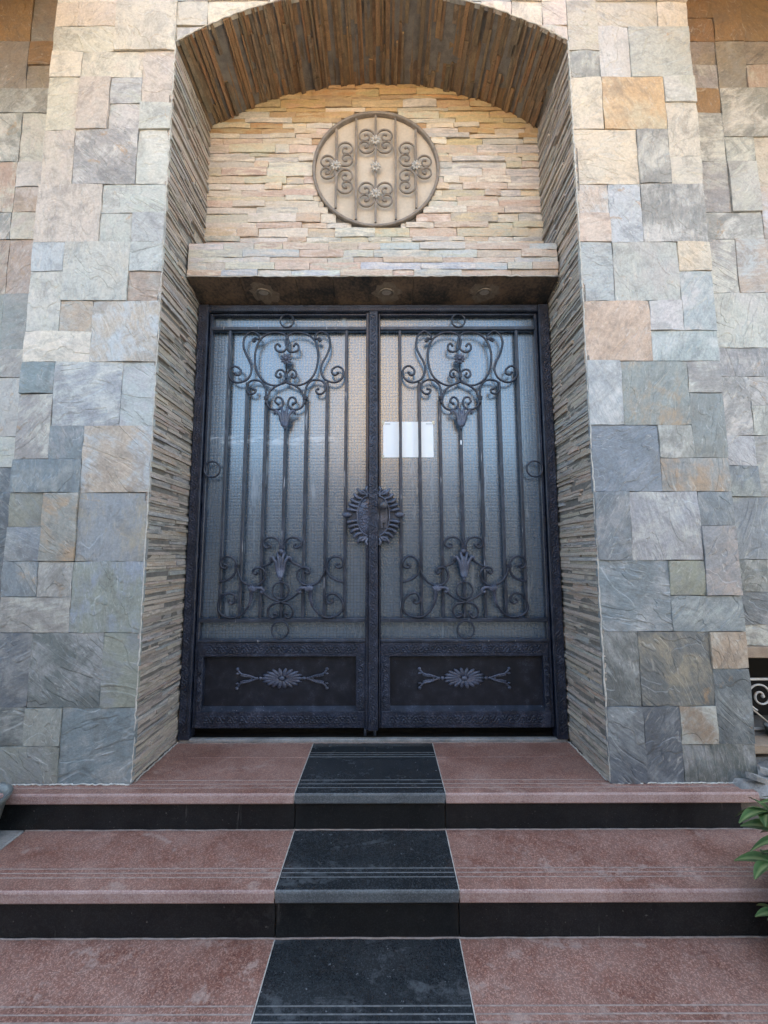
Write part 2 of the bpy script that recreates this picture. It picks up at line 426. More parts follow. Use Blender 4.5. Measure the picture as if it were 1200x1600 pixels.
# ------------------------------------------------------------------ ground and the far side of the street
g = MB(); g.add([(-60, -60, -.55), (60, -60, -.55), (60, 60, -.55), (-60, 60, -.55)], [(0, 1, 2, 3)])
tag(build(g, 'ground', 'paving'), kind='structure')
h = empty('added_garden_wall', (0, -4.5, -.55)); tag(h, 'unseen garden wall added to darken the lower house front', 'wall')  # unseen wall, added to cut the sky light low on the front
b = MB(); b.box(-14, 14, -4.6, -4.4, -.55, 2.75); build(b, 'wall', 'garden', h)
b = MB(); b.cbox(-14.05, 14.05, -4.66, -4.34, 2.752, 2.83, .012); build(b, 'coping', 'sand', h)
h = empty('added_facing_house', (0, -11.5, -.55)); tag(h, 'unseen cream house across the street, added for warm bounced light', 'house')  # unseen house, added to bounce warm light and fill the reflections
b = MB(); b.box(-12, 10, -20, -11.5, -.55, 3.9); build(b, 'wall', 'render', h)
b = MB(); b.cbox(-12.3, 10.3, -20.3, -11.2, 3.902, 4.12, .02); build(b, 'roof', 'sand', h)
b = MB(); b.box(-1.7, 1.3, -15, -11.15, -.55, 9.6); build(b, 'stair_tower', 'tower', h)
for x in (-8, -4.5, 3.5, 6.5):
    b = MB(); b.box(x-.6, x+.6, -11.52, -11.47, 1.9, 3.6); wnd = build(b, 'window', 'white_iron', h)
    b = MB(); b.box(x-.52, x+.52, -11.468, -11.455, 1.98, 3.52); build(b, 'pane', 'panel', wnd)

# ------------------------------------------------------------------ the house
house = empty('stone_house', (0, .3, 0))
tag(house, 'house front clad in grey and tan slate around a deep arched entrance', 'house')
b = MB(); b.box(-7, 7, .62, 8, -.55, TOPZ); build(b, 'body', 'joint', house)

# colour families of the slate: main tint, second tint
CL = {  # pale warm families, set high up, also have the brighter light painted in
 'bl': ((.185, .222, .248), (.27, .28, .275)), 'db': ((.105, .128, .158), (.20, .215, .225)),
 'gy': ((.31, .295, .275), (.42, .395, .36)), 'pg': ((.49, .47, .43), (.40, .38, .34)),
 'pb': ((.36, .375, .39), (.45, .44, .42)), 'gg': ((.28, .285, .255), (.22, .235, .235)),
 'cr': ((.60, .52, .41), (.52, .45, .36)), 'be': ((.52, .445, .36), (.42, .37, .31)),
 'pk': ((.60, .45, .33), (.52, .42, .33)), 'og': ((.58, .365, .185), (.48, .36, .24)),
 'tn': ((.40, .28, .20), (.40, .345, .29)), 'lv': ((.44, .45, .45), (.36, .365, .36)),
 'ru': ((.29, .295, .275), (.36, .25, .155)), 'dg': ((.125, .142, .148), (.235, .245, .24)),
 'rb': ((.42, .31, .235), (.36, .34, .315)), 'mx': ((.46, .37, .29), (.37, .385, .40)),
 'am': ((.30, .165, .068), (.20, .12, .062)), 'bn': ((.28, .215, .16), (.22, .19, .165)), 'ol': ((.26, .26, .215), (.20, .22, .22)),  # am and bn are darkened to hold the eave's shade
}
def wall_fn(Y): return lambda u, v, d: (u, Y-d, v)
def slate(x0, x1, z0, z1, Y, cls, parent, vlo=None):
    c1, c2 = CL[cls]; k = random.uniform(.92, 1.08)
    gr_ = lambda c: tuple(x*.80+.20*(sum(c)/3)*w_ for x, w_ in zip(c, (1.06, 1.0, .92)))
    c1, c2 = gr_(c1), gr_(c2)
    c1 = tuple(x*k for x in vary(c1, .05)); c2 = tuple(x*k for x in vary(c2, .06))
    mb = MB(); gp = .0013
    n = 5 if x1-x0 > .25 else 3; nz = 5 if z1-z0 > .25 else 3
    mb.block(wall_fn(Y), x0+gp, x1-gp, z0+gp, z1-gp, random.choice((-.001, 0, .001, .002, .004, .006, .010)), n, nz, .0036, .026, c1, c2, .0026, 7.0, vlo)
    build(mb, 'slate_tile', 'slate', parent)

RIGHT = [  # (column, level, width, height, family); columns count outward from the opening
 (0,0,1,2,'db'),(1,0,1,2,'db'),(2,0,2,1,'dg'),(2,1,1,1,'tn2'),(3,1,1,2,'db'),(3,3,1,1,'tn'),(0,2,1,2,'dg'),(1,2,2,2,'dgr'),
 (0,4,2,2,'bl'),(2,4,2,1,'bl'),(2,5,1,1,'ol'),(3,5,1,2,'ru2'),(3,7,1,1,'bl'),(0,6,1,2,'bl'),(1,6,2,2,'pb'),
 (0,8,2,2,'bl2'),(2,8,2,1,'ru'),(2,9,1,1,'gy'),(3,9,1,2,'gg'),(3,11,1,1,'gy'),(0,10,1,2,'pb'),(1,10,2,2,'ru'),
 (0,12,2,2,'pkt'),(2,12,2,1,'pb'),(2,13,1,1,'pg'),(3,13,1,2,'pb'),(3,15,1,1,'pk'),(0,14,1,2,'lv'),(1,14,2,2,'pg'),
 (0,16,1,1,'pk'),(0,17,1,1,'mx'),(1,16,1,2,'lv'),(2,16,2,2,'gy'),(0,18,2,2,'pk'),(2,18,1,2,'gy'),(3,18,1,1,'cr'),
 (3,19,1,2,'cr'),(3,21,1,1,'pg'),(0,20,1,2,'pk2'),(1,20,2,2,'og'),(0,22,1,1,'gy'),(1,22,1,2,'pg'),(2,22,2,2,'pg'),
 (0,23,1,2,'be'),(1,24,2,1,'be'),(3,24,1,1,'cr'),(0,25,2,2,'be'),(2,25,1,2,'pg'),(3,25,1,2,'cr'),(0,27,2,2,'pg'),(2,27,2,2,'be')]
LEFT = [   # columns count from the outer edge
 (2,0,2,2,'bl'),(1,1,1,1,'gg'),(0,1,1,1,'dg'),(0,0,2,1,'gg'),(3,2,1,2,'ol'),(1,2,2,2,'dg'),(0,2,1,2,'db'),
 (2,4,2,2,'olb'),(1,5,1,1,'gy'),(0,4,2,1,'gy'),(0,5,1,1,'bl'),(0,6,1,1,'bl'),(0,7,1,1,'ol'),(1,6,1,2,'ru'),(2,6,2,2,'mxp'),
 (2,8,2,2,'mx'),(1,9,1,1,'bl'),(0,8,2,1,'bl'),(0,9,1,2,'gy'),(0,11,1,1,'bl'),(1,10,2,2,'pb'),(3,10,1,2,'lv'),
 (0,12,2,1,'cr'),(1,13,1,1,'rb'),(2,12,2,2,'mx'),(0,13,1,2,'pg'),(0,15,1,1,'lv'),(1,14,2,2,'pg'),(3,15,1,1,'lv'),(3,14,1,1,'rb'),
 (0,16,2,2,'be'),(2,17,2,1,'pg'),(2,16,1,1,'pg'),(3,16,1,1,'lv'),(0,18,1,2,'be'),(1,18,2,2,'gy'),(3,18,1,2,'pg'),
 (0,20,1,2,'cr'),(1,20,1,2,'be'),(2,20,1,1,'pg'),(3,20,1,1,'pg'),(2,21,1,1,'pg'),(3,21,1,2,'be'),(0,22,1,1,'pk2'),(1,22,2,1,'cr'),
 (0,23,2,1,'cr'),(0,24,2,1,'pk2'),(2,23,2,2,'be'),(0,25,2,2,'cr'),(2,25,2,2,'be'),(0,27,2,2,'be'),(2,27,2,2,'pg')]
CL['tn2'] = ((.42, .41, .39), (.25, .19, .13)); CL['dgr'] = ((.12, .135, .145), (.22, .19, .14))
CL['ru2'] = ((.24, .265, .285), (.31, .26, .22)); CL['bl2'] = ((.20, .24, .285), (.235, .265, .295))
CL['pkt'] = ((.52, .36, .24), (.48, .355, .26)); CL['pk2'] = ((.60, .48, .38), (.52, .43, .34))
CL['olb'] = ((.25, .262, .235), (.21, .245, .275)); CL['mxp'] = ((.27, .295, .30), (.30, .265, .21))

core = MB()
core.box(-PW+.012, -HW-.022, .021, .60, -.02, TOPZ); core.box(HW+.022, PW-.012, .021, .60, -.02, TOPZ)
xs = [-HW-.022+i*(2*HW+.044)/32 for i in range(33)]
za = lambda x: AZ+math.sqrt((AR+.022)**2-min(abs(x), HW+.02)**2)
vs_ = [(x, yy, zz) for x in xs for (yy, zz) in ((.021, za(x)), (.021, TOPZ), (.60, za(x)), (.60, TOPZ))]
fs_ = []
for i in range(32):
    a = 4*i
    fs_ += [(a, a+4, a+5, a+1), (a, a+2, a+6, a+4), (a+1, a+5, a+7, a+3), (a+2, a+3, a+7, a+6)]
core.add(vs_, fs_)
portal = build(core, 'portal_wall', 'joint', house, (0, .02, 0))
U = (PW-HW)/4
for (c, l, ww, hh, cls) in RIGHT: slate(HW+c*U, HW+(c+ww)*U, LV[l], LV[l+hh], 0.0, cls, portal)
for (c, l, ww, hh, cls) in LEFT: slate(-PW+c*U, -PW+(c+ww)*U, LV[l], LV[l+hh], 0.0, cls, portal)
sp_cls = ['be', 'cr', 'pg', 'be', 'gy', 'pk2', 'cr', 'be']
for l in range(23, 29):
    x = -HW; 
    while x < HW-.01:
        ww = random.choice((U, 2*U)); x1 = min(HW, x+ww)
        if x1 > HW-U*.6: x1 = HW
        zt = LV[l+1]-.012; xa = math.sqrt(max(0, AR*AR-(zt-AZ)**2)) if zt-AZ < AR else 0
        for (p0, p1) in (((x, min(x1, -xa)), (max(x, xa), x1)) if xa else ((x, x1),)):
          if p1-p0 > .02:
            slate(p0, p1, LV[l], LV[l+1], 0.0, random.choice(sp_cls), portal, lambda u: arch(u)+.006)
        x = x1

# side walls, set back from the portal
def pack(c0, c1, l0, l1, seed, hole=None):
    rr = random.Random(seed); occ = set(); o = []
    for l in range(l0, l1):
        for c in range(c0, c1):
            if (c, l) in occ: continue
            opts = [(2, 2), (2, 2), (2, 1), (1, 2), (1, 1)]; rr.shuffle(opts)
            for (ww, hh) in opts+[(1, 1)]:
                cells = [(c+i, l+j) for i in range(ww) for j in range(hh)]
                if all(q not in occ and q[0] < c1 and q[1] < l1 for q in cells): break
            occ.update(cells); o.append((c, l, ww, hh))
    return o
def side_cls(l, rr):  # brown and amber rows near the top put the eave's shade into the colour
    if l >= 25: return rr.choice(['am', 'am', 'am', 'bn'])
    if l >= 22: return rr.choice(['bn', 'bn', 'gy', 'tn', 'am'])
    if l >= 15: return rr.choice(['gy', 'pg', 'be', 'pg', 'gy', 'mx', 'tn'])
    if l >= 9: return rr.choice(['gy', 'gg', 'pg', 'lv', 'bl', 'gy'])
    return rr.choice(['bl', 'gg', 'db', 'gy', 'dg'])
WX0, WX1, WZ0, WZ1 = 2.02, 2.86, .14, .556
for sgn in (-1, 1):
    core = MB()
    if sgn < 0: core.box(-4.2, -PW+.02, SIDE_Y+.021, .60, -.55, TOPZ)
    else:
        core.box(PW-.02, 4.2, SIDE_Y+.021, .60, WZ1+.004, TOPZ); core.box(PW-.02, 4.2, SIDE_Y+.021, .60, -.55, WZ0-.004)
        core.box(PW-.02, WX0-.004, SIDE_Y+.021, .60, WZ0-.003, WZ1+.003); core.box(WX1+.004, 4.2, SIDE_Y+.021, .60, WZ0-.003, WZ1+.003)
    sw = build(core, 'side_wall', 'joint', house, (sgn*3, SIDE_Y, 0))
    rr = random.Random(5+sgn)
    for (c, l, ww, hh) in pack(0, 7, 0, 29, 21+sgn):
        x0, x1 = PW-.045+c*.19, PW-.045+(c+ww)*.19
        z0, z1 = LV[l], LV[l+hh]
        cl = side_cls(l, rr)
        if sgn > 0:
            if z0 < WZ1+.07 and z1 > WZ0-.09 and x1 > WX0 and x0 < WX1:
                if z1 > WZ1+.1: z0 = WZ1+.072
                elif z0 < WZ0-.1: z1 = WZ0-.092
                else: continue
            slate(x0, x1, z0, z1, SIDE_Y, cl, sw)
        else: slate(-x1, -x0, z0, z1, SIDE_Y, cl, sw)
# timber eaves over the side walls
for sgn in (-1, 1):
    e = MB(); a, c = sorted((sgn*(PW+.01), sgn*4.3))
    e.box(a, c, -1.05, SIDE_Y+.01, 4.965, 5.05); ev = build(e, 'eave', 'wood', house)
    q = MB(); q.box(a, c, -1.075, -1.0505, 4.50, 5.05); build(q, 'fascia', 'wood', ev)
    for k in range(10):
        q = MB(); q.cbox(a+.01, c-.01, -1.05+k*.122, -1.05+k*.122+.112, 4.945, 4.963, .004); build(q, 'plank', 'wood', ev)

# reveals: stacks of thin slate edges
SC = [((.36, .325, .29), (.44, .40, .36)), ((.41, .37, .33), (.33, .30, .275)), ((.27, .25, .235), (.37, .335, .30)),
      ((.47, .42, .37), (.38, .345, .31)), ((.42, .33, .27), (.41, .37, .34)), ((.31, .32, .325), (.41, .40, .39))]
def strip_cols(z=None):
    c1, c2 = random.choice(SC); wm = (1.05, .985, .93)
    return tuple(a*k for a, k in zip(vary(c1, .14), wm)), tuple(a*k for a, k in zip(vary(c2, .12), wm))
for sgn in (-1, 1):
    bk = MB(); a, c = sorted((sgn*(HW+.010), sgn*(HW+.021))); bk.box(a, c, .004, .60, 0, HS+.02)
    rv = build(bk, 'reveal', 'joint', house)
    fn = (lambda sg: (lambda u, v, d: (sg*(HW+.010-d), u, v)))(sgn)
    rest = MB(); z = .004; cnt = 0
    while z < HS-.004:
        hgt = random.choice((.011, .014, .016, .018, .021, .025)); z1 = min(z+hgt, HS)
        cuts = [.002]
        while cuts[-1] < RV-.16: cuts.append(cuts[-1]+random.uniform(.12, .42))
        cuts[-1] = RV+.03
        if len(cuts) == 1: cuts = [.002, RV+.03]
        if cuts[-2] > RV-.08 and len(cuts) > 2: cuts.pop(-2)
        dz = random.uniform(-.0012, .0012)
        for i in range(len(cuts)-1):
            d = random.choice((.0, .003, .006, .008, .011, .014, .018)); c1, c2 = strip_cols()
            mb = MB() if cnt < 150 else rest
            mb.block(fn, cuts[i]+.0008, cuts[i+1]-.0008, z+.0008+dz, z1-.0012+dz, d, 5, 1, .003, d+.004, c1, c2, .0012, 14)
            if cnt < 150: build(mb, 'stone_strip', 'strip', rv)
            cnt += 1
        z = z1
    tag(build(rest, 'stone_strips', 'strip', rv), kind='stuff')
# arch soffit strips run from front to back
bk = MB(); xs = [-HW-.01+i*(2*HW+.02)/40 for i in range(41)]
zf = lambda x, o: AZ+math.sqrt((AR+o)**2-x*x)
bk.add([(x, yy, zf(x, .010)) for x in xs for yy in (.004, .60)], [(2*i, 2*i+1, 2*i+3, 2*i+2) for i in range(40)])
sf = build(bk, 'arch_soffit', 'joint', house)
fn = lambda u, v, d: (math.sin(v)*(AR+.010-d), u, AZ+math.cos(v)*(AR+.010-d))
TH = math.asin(HW/AR); t = -TH
while t < TH-.002:
    dt = random.choice((.012, .015, .018, .021, .025, .03))/AR; t1 = min(t+dt, TH)
    cuts = random.choice(([.003, RV+.03], [.003, random.uniform(.12, .42), RV+.03], [.003, random.uniform(.12, .42), RV+.03], [.003, random.uniform(.1, .22), random.uniform(.28, .44), RV+.03]))
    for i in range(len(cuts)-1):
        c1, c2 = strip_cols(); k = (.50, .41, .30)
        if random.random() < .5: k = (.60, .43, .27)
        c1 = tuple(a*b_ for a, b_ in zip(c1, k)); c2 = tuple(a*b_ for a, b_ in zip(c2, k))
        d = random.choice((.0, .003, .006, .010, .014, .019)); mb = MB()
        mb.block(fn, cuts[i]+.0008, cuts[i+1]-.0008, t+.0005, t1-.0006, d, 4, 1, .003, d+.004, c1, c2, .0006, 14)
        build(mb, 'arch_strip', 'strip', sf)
    t = t1

# tympanum of split ledger stone, cut out round the medallion
MX, MZ, MR = .016, 3.93, .455
TY = RV
LC = [((.53, .45, .37), (.60, .53, .45)), ((.56, .43, .32), (.60, .51, .42)), ((.62, .56, .48), (.52, .45, .38)),
      ((.52, .38, .31), (.57, .47, .40)), ((.46, .42, .38), (.56, .50, .44)), ((.58, .47, .38), (.48, .36, .28)), ((.50, .45, .36), (.56, .45, .32))]
HI = [((.50, .34, .18), (.44, .30, .18)), ((.46, .33, .20), (.36, .24, .15)), ((.44, .36, .22), (.50, .37, .22)), ((.47, .28, .14), (.42, .32, .2))]
bk = MB(); bk.box(-HW-.02, HW+.02, TY, TY+.06, 2.84, 4.70); tym = build(bk, 'tympanum', 'joint', house, (0, TY, 3.7))
z = 3.10
while z < 4.64:
    hgt = random.choice((.032, .038, .045, .05, .058, .068)); z1 = z+hgt; zm = (z+z1)/2
    if z < AZ+math.sqrt(AR**2-HW**2): xa = HW+.01
    else: xa = math.sqrt(max(0, AR*AR-(z-AZ)**2)) if z-AZ < AR else 0
    if xa < .05: break
    x = -xa
    while x < xa-.005:
        x1 = x+random.uniform(.10, .40)
        if x1 > xa-.07: x1 = xa
        fam = HI if random.random() < max(0, (zm-4.05)/.5) else LC
        c1, c2 = random.choice(fam); c1, c2 = vary(c1, .12), vary(c2, .12)
        # keep outside the medallion
        zc = min(max(MZ, z), z1); q = (MR-.004)**2-(zc-MZ)**2
        segs = [(x, x1)]
        if q > 0:
            cq = math.sqrt(q); segs = []
            if x < MX-cq: segs.append((x, min(x1, MX-cq)))
            if x1 > MX+cq: segs.append((max(x, MX+cq), x1))
        for (a, c) in segs:
            if c-a < .012: continue
            mb = MB(); d = random.choice((.014, .016, .018, .020, .023, .027))
            vt = z1-.0012
            mb.block(wall_fn(TY), a+.001, c-.001, z+.001, vt, d, 4, 2, .004, d+.006, c1, c2, .0014, 16)
            build(mb, 'ledger_stone', 'ledger', tym)
        x = x1
    z = z1
# lintel shelf over the door
LY, LZ0, LZ1 = .26, 2.915, 3.147
bk = MB(); bk.box(-HW+.004, HW-.004, LY+.02, TY+.02, LZ0+.012, LZ1-.004); lin = build(bk, 'lintel', 'joint', house, (0, LY, LZ0))
z = LZ0
for hgt in (.045, .05, .038, .052, .047):
    z1 = min(z+hgt, LZ1); x = -HW+.012
    while x < HW-.012:
        x1 = x+random.uniform(.12, .42)
        if x1 > HW-.08: x1 = HW-.012
        c1, c2 = random.choice([((.50, .45, .38), (.43, .41, .38)), ((.44, .42, .40), (.50, .45, .39)), ((.48, .36, .29), (.50, .42, .35)), ((.42, .43, .45), (.48, .45, .41)), ((.50, .40, .32), (.44, .36, .30))])
        mb = MB(); d = random.choice((.0, .002, .004, .007, .010))
        mb.block(wall_fn(LY), x+.001, x1-.001, z+.001, z1-.0012, d, 4, 2, .0035, d+.03, vary(c1, .1), vary(c2, .1), .0014, 16)
        build(mb, 'ledger_stone', 'ledger', lin); x = x1
    z = z1
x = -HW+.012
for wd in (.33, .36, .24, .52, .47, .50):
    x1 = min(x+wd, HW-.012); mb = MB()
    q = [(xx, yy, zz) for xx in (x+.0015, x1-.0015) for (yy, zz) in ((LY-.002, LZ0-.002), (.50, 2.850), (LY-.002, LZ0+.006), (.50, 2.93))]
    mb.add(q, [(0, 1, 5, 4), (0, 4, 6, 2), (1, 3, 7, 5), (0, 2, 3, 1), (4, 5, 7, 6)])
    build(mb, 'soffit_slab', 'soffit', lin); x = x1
# bead of mortar along the arrises
def bead(path, name, rad=.0045):
    mb = MB(); pts = []; 
    for i, q in enumerate(path):
        pts.append(Vector(q)+Vector((random.uniform(-.003, .003), random.uniform(-.0025, .0025), random.uniform(-.003, .003))))
    sd_ = random.uniform(0, 50)
    mb.tube(pts, rad, rad*.8, 6, taper=lambda t_: .55+.9*abs(noise.noise(Vector((t_*38, sd_, 0))))+.25*random.random())
    return build(mb, name, 'mortar', house)
for sgn in (-1, 1): bead([(sgn*(HW+.001), .000, .01+i*(HS-.01)/170) for i in range(171)], 'mortar_bead')
bead([(math.sin(-TH+2*TH*i/110)*(AR+.003), 0.0, AZ+math.cos(-TH+2*TH*i/110)*(AR+.003)) for i in range(111)], 'mortar_bead')
bead([(-HW+.012+i*(2*HW-.024)/70, LY-.004, LZ0-.001) for i in range(71)], 'mortar_bead', .005)
for sgn in (-1, 1): bead([(sgn*(HW+.01+i*.0103), -.003, .003) for i in range(72)], 'mortar_bead', .005)
for sgn in (-1, 1): bead([(sgn*(HW-.004), .02+i*.0095, .004) for i in range(48)], 'mortar_bead', .005)

# window at the foot of the right hand wall
wv = MB(); wv.box(WX0, WX1, .50, .595, WZ0, WZ1); build(wv, 'window_void', 'void', house)
b = MB(); b.cbox(WX0-.05, WX1+.05, SIDE_Y-.012, .5, WZ1+.006, WZ1+.068, .004); build(b, 'window_lintel', 'sand', house)
b = MB(); b.cbox(PW+.004, WX1+.05, SIDE_Y-.09, .5, WZ0-.055, WZ0-.006, .006); build(b, 'window_sill', 'sand', house)
b = MB(); b.cbox(PW+.004, WX1+.05, SIDE_Y-.06, SIDE_Y+.02, WZ0-.15, WZ0-.085, .006); build(b, 'sill_course', 'cement', house)

# ------------------------------------------------------------------ wrought iron on the small window
gr = empty('window_grille', (2.44, .27, WZ0)); tag(gr, 'white wrought iron scroll grille in the low window on the right', 'grille')
for z in (WZ0+.012, .425): 
    b = MB(); b.cbox(WX0+.002, WX1-.002, .262, .276, z-.006, z+.006, .002); build(b, 'rail', 'white_iron', gr)
def spiral(cx, cz, r0, r1, a0, turns, n=40, sg=1):
    return [(cx+(r0+(r1-r0)*i/n)*math.cos(a0+sg*turns*2*math.pi*i/n), cz+(r0+(r1-r0)*i/n)*math.sin(a0+sg*turns*2*math.pi*i/n)) for i in range(n+1)]
for k in range(4):
    cx = 2.235+k*.19
    for sg in (1,):
        b = MB(); q = spiral(cx, .33, .082, .012, R(250), 1.7, 50, -1)
        b.tube([(a, .269, c) for a, c in q], .0055, .0065, 6, (0, 1, 0)); b.ell((q[-1][0], .269, q[-1][1]), .010, .009, .010)
        build(b, 'scroll', 'white_iron', gr)
    b = MB(); b.tube([(cx-.06, .269, .262), (cx+.06, .269, WZ0+.02)], .005, .006, 6, (0, 1, 0)); build(b, 'brace', 'white_iron', gr)
b = MB(); b.lathe([(0, 0), (.05, 0), (.062, .05), (.066, .055), (.055, .055), (.05, .03), (0, .028)], (2.255, .20, WZ0-.005), 18)
tag(build(b, 'bowl', 'pot'), 'small dark bowl on the sill of the low right window', 'bowl')

# ------------------------------------------------------------------ iron door frame (fixed to the house)
def vine(mb, a, c, n, amp, Y, horiz=True, rad=.0035):
    """Running scroll in relief between points a and c."""
    a, c = Vector((a[0], Y, a[1])), Vector((c[0], Y, c[1])); d = c-a; L = d.length; d.normalize()
    s_ = Vector((-d.z, 0, d.x)); N = n*8
    mb.tube([a+d*(L*i/N)+s_*amp*math.sin(i/8*math.pi) for i in range(N+1)], rad, rad, 5)
    for i in range(n):
        m_ = a+d*(L*(i+.5)/n); sg = 1 if i % 2 == 0 else -1
        mb.ell(m_-s_*sg*amp*.25, rad*2.6, rad*1.2, rad*1.8, 7, 4)
        mb.ell(m_-s_*sg*amp*.95+d*amp*.5, rad*2.2, rad*1.1, rad*1.5, 6, 4)
        mb.ell(m_-s_*sg*amp*.95-d*amp*.5, rad*2.2, rad*1.1, rad*1.5, 6, 4)
JX = 1.125
fr = MB()
for sgn in (-1, 1):
    a, c = sorted((sgn*JX, sgn*(HW-.006))); fr.cbox(a, c, .445, .53, .02, 2.848, .004)
fr.cbox(-JX, JX, .452, .53, 2.795, 2.848, .004)
dfm = build(fr, 'door_frame', 'cast', house, (0, .47, 0))
for sgn in (-1, 1):
    q = MB(); vine(q, (sgn*1.166, .06), (sgn*1.166, 2.78), 70, .018, .4455, rad=.0036); build(q, 'vine_relief', 'cast', dfm)
    q = MB(); a, c = sorted((sgn*(JX-.004), sgn*(JX+.012))); q.cbox(a, c, .436, .4445, .05, 2.795, .002); build(q, 'moulding', 'iron', dfm)
q = MB(); q.cbox(-JX+.014, JX-.014, .442, .4515, 2.797, 2.815, .003); build(q, 'moulding', 'iron', dfm)
q = MB(); q.cbox(-HW+.01, HW-.01, .455, .492, .001, .020, .004); build(q, 'threshold', 'cement', house)
q = MB(); q.box(-1.19, 1.19, .4935, .60, -.03, .003); q.box(-1.19, 1.19, .586, .615, .0035, .30); build(q, 'gap_shade', 'void', house)  # black floor and back sheet paint in the shade under the door

# ------------------------------------------------------------------ door leaves
A=[(-46,2549),(-60,2566),(-78,2551),(-74,2522),(-44,2506),(-14,2517),(2,2549),(8,2588),(-9,2627),(-58,2647),(-128,2637),(-186,2588),(-212,2503),(-208,2406),(-179,2334),(-127,2286),(-69,2271),(-23,2290),(-2,2310)]
B=[(-214,2590),(-226,2582),(-230,2594),(-214,2605),(-196,2598),(-191,2619),(-208,2641),(-239,2652),(-274,2631),(-291,2588),(-290,2540),(-270,2485),(-246,2436),(-233,2382),(-248,2334),(-276,2304),(-322,2291),(-363,2310),(-384,2352),(-375,2392),(-341,2406),(-309,2382),(-311,2352),(-334,2343),(-346,2360)]
C_=[(-218,2247),(-201,2240),(-212,2216),(-243,2216),(-264,2250),(-253,2292),(-219,2310),(-173,2304),(-140,2268),(-130,2214),(-129,2143)]
D=[(-1,2295),(-57,2271),(-101,2235),(-121,2178),(-114,2131),(-80,2105),(-34,2113),(-15,2148),(-29,2184),(-57,2188),(-69,2160),(-51,2143)]
E_=[(-2,2319),(-5,2357),(-29,2382),(-58,2376),(-69,2345),(-52,2326),(-37,2336),(-42,2353)]
F_=[(-90,1213),(-74,1202),(-93,1187),(-118,1202),(-120,1232),(-99,1251),(-63,1257),(-27,1240),(-10,1201),(-17,1158),(-41,1119),(-79,1090),(-128,1068)]
G_=[(-362,1084),(-347,1077),(-358,1060),(-384,1069),(-391,1098),(-376,1125),(-341,1134),(-304,1116),(-287,1076),(-298,1022),(-341,986),(-395,971)]
G2=[(-285,1071),(-270,1022),(-240,975),(-196,954),(-142,957),(-106,992),(-106,1036),(-134,1063),(-169,1057),(-181,1036),(-164,1023),(-152,1036)]
H_=[(-320,864),(-330,849),(-308,836),(-288,855),(-291,885),(-316,901),(-356,893),(-388,855),(-395,807),(-362,765),(-300,751),(-246,770),(-208,812),(-187,860),(-181,903)]
H3=[(-117,910),(-67,874),(0,846)]
I_=[(0,846),(-51,835),(-78,801),(-73,767),(-49,751),(-26,764),(-29,780),(-41,777)]
BARY = .468; BY = BARY-.0165                                       # plane of the ironwork
def rosette(mb, x, Y, z, rad, n=10):
    for i in range(n):
        th = 2*math.pi*i/n; rot = Matrix.Rotation(-th, 3, 'Y')
        mb.ell((x+math.cos(th)*rad*.62, Y, z+math.sin(th)*rad*.62), rad*.40, rad*.22, rad*.21, 8, 5, rot)
    mb.ell((x, Y-rad*.15, z), rad*.34, rad*.34, rad*.34, 9, 6)
def torus(mb, x, Y, z, rad, t, n=32):
    mb.tube([(x+rad*math.cos(2*math.pi*i/n), Y, z+rad*math.sin(2*math.pi*i/n)) for i in range(n)], t, t*1.2, 6, (0, 1, 0), True)
def leaf_drop(mb, x, Y, zt, zb, wd, up_=False):
    """Acanthus drop: a ball, flaring lobes and a pointed tip."""
    hh = zt-zb
    z = lambda f: zt-f*hh
    mb.ell((x, Y-.008, z(.5)), wd*.16, .012, hh*.34, 8, 6)
    for s_ in (-1, 1):
        mb.tube([(x+s_*wd*q[0], Y-q[2], z(q[1])) for q in ((.06, .85, .006), (.16, .6, .012), (.22, .38, .014), (.40, .18, .014), (.52, .22, .010), (.50, .34, .006))], wd*.11, .010, 6, (0, 1, 0), taper=lambda t_: 1.0-.45*t_)
        mb.tube([(x+s_*wd*q[0], Y-q[2], z(q[1])) for q in ((.03, .9, .006), (.07, .55, .014), (.10, .25, .016), (.18, .03, .012))], wd*.10, .010, 6, (0, 1, 0), taper=lambda t_: 1.0-.4*t_)
    mb.ell((x, Y-.006, z(.86)), wd*.13, .012, hh*.09, 8, 6)
    mb.ell((x, Y-.004, z(.97)), wd*.07, .008, hh*.06, 8, 5)

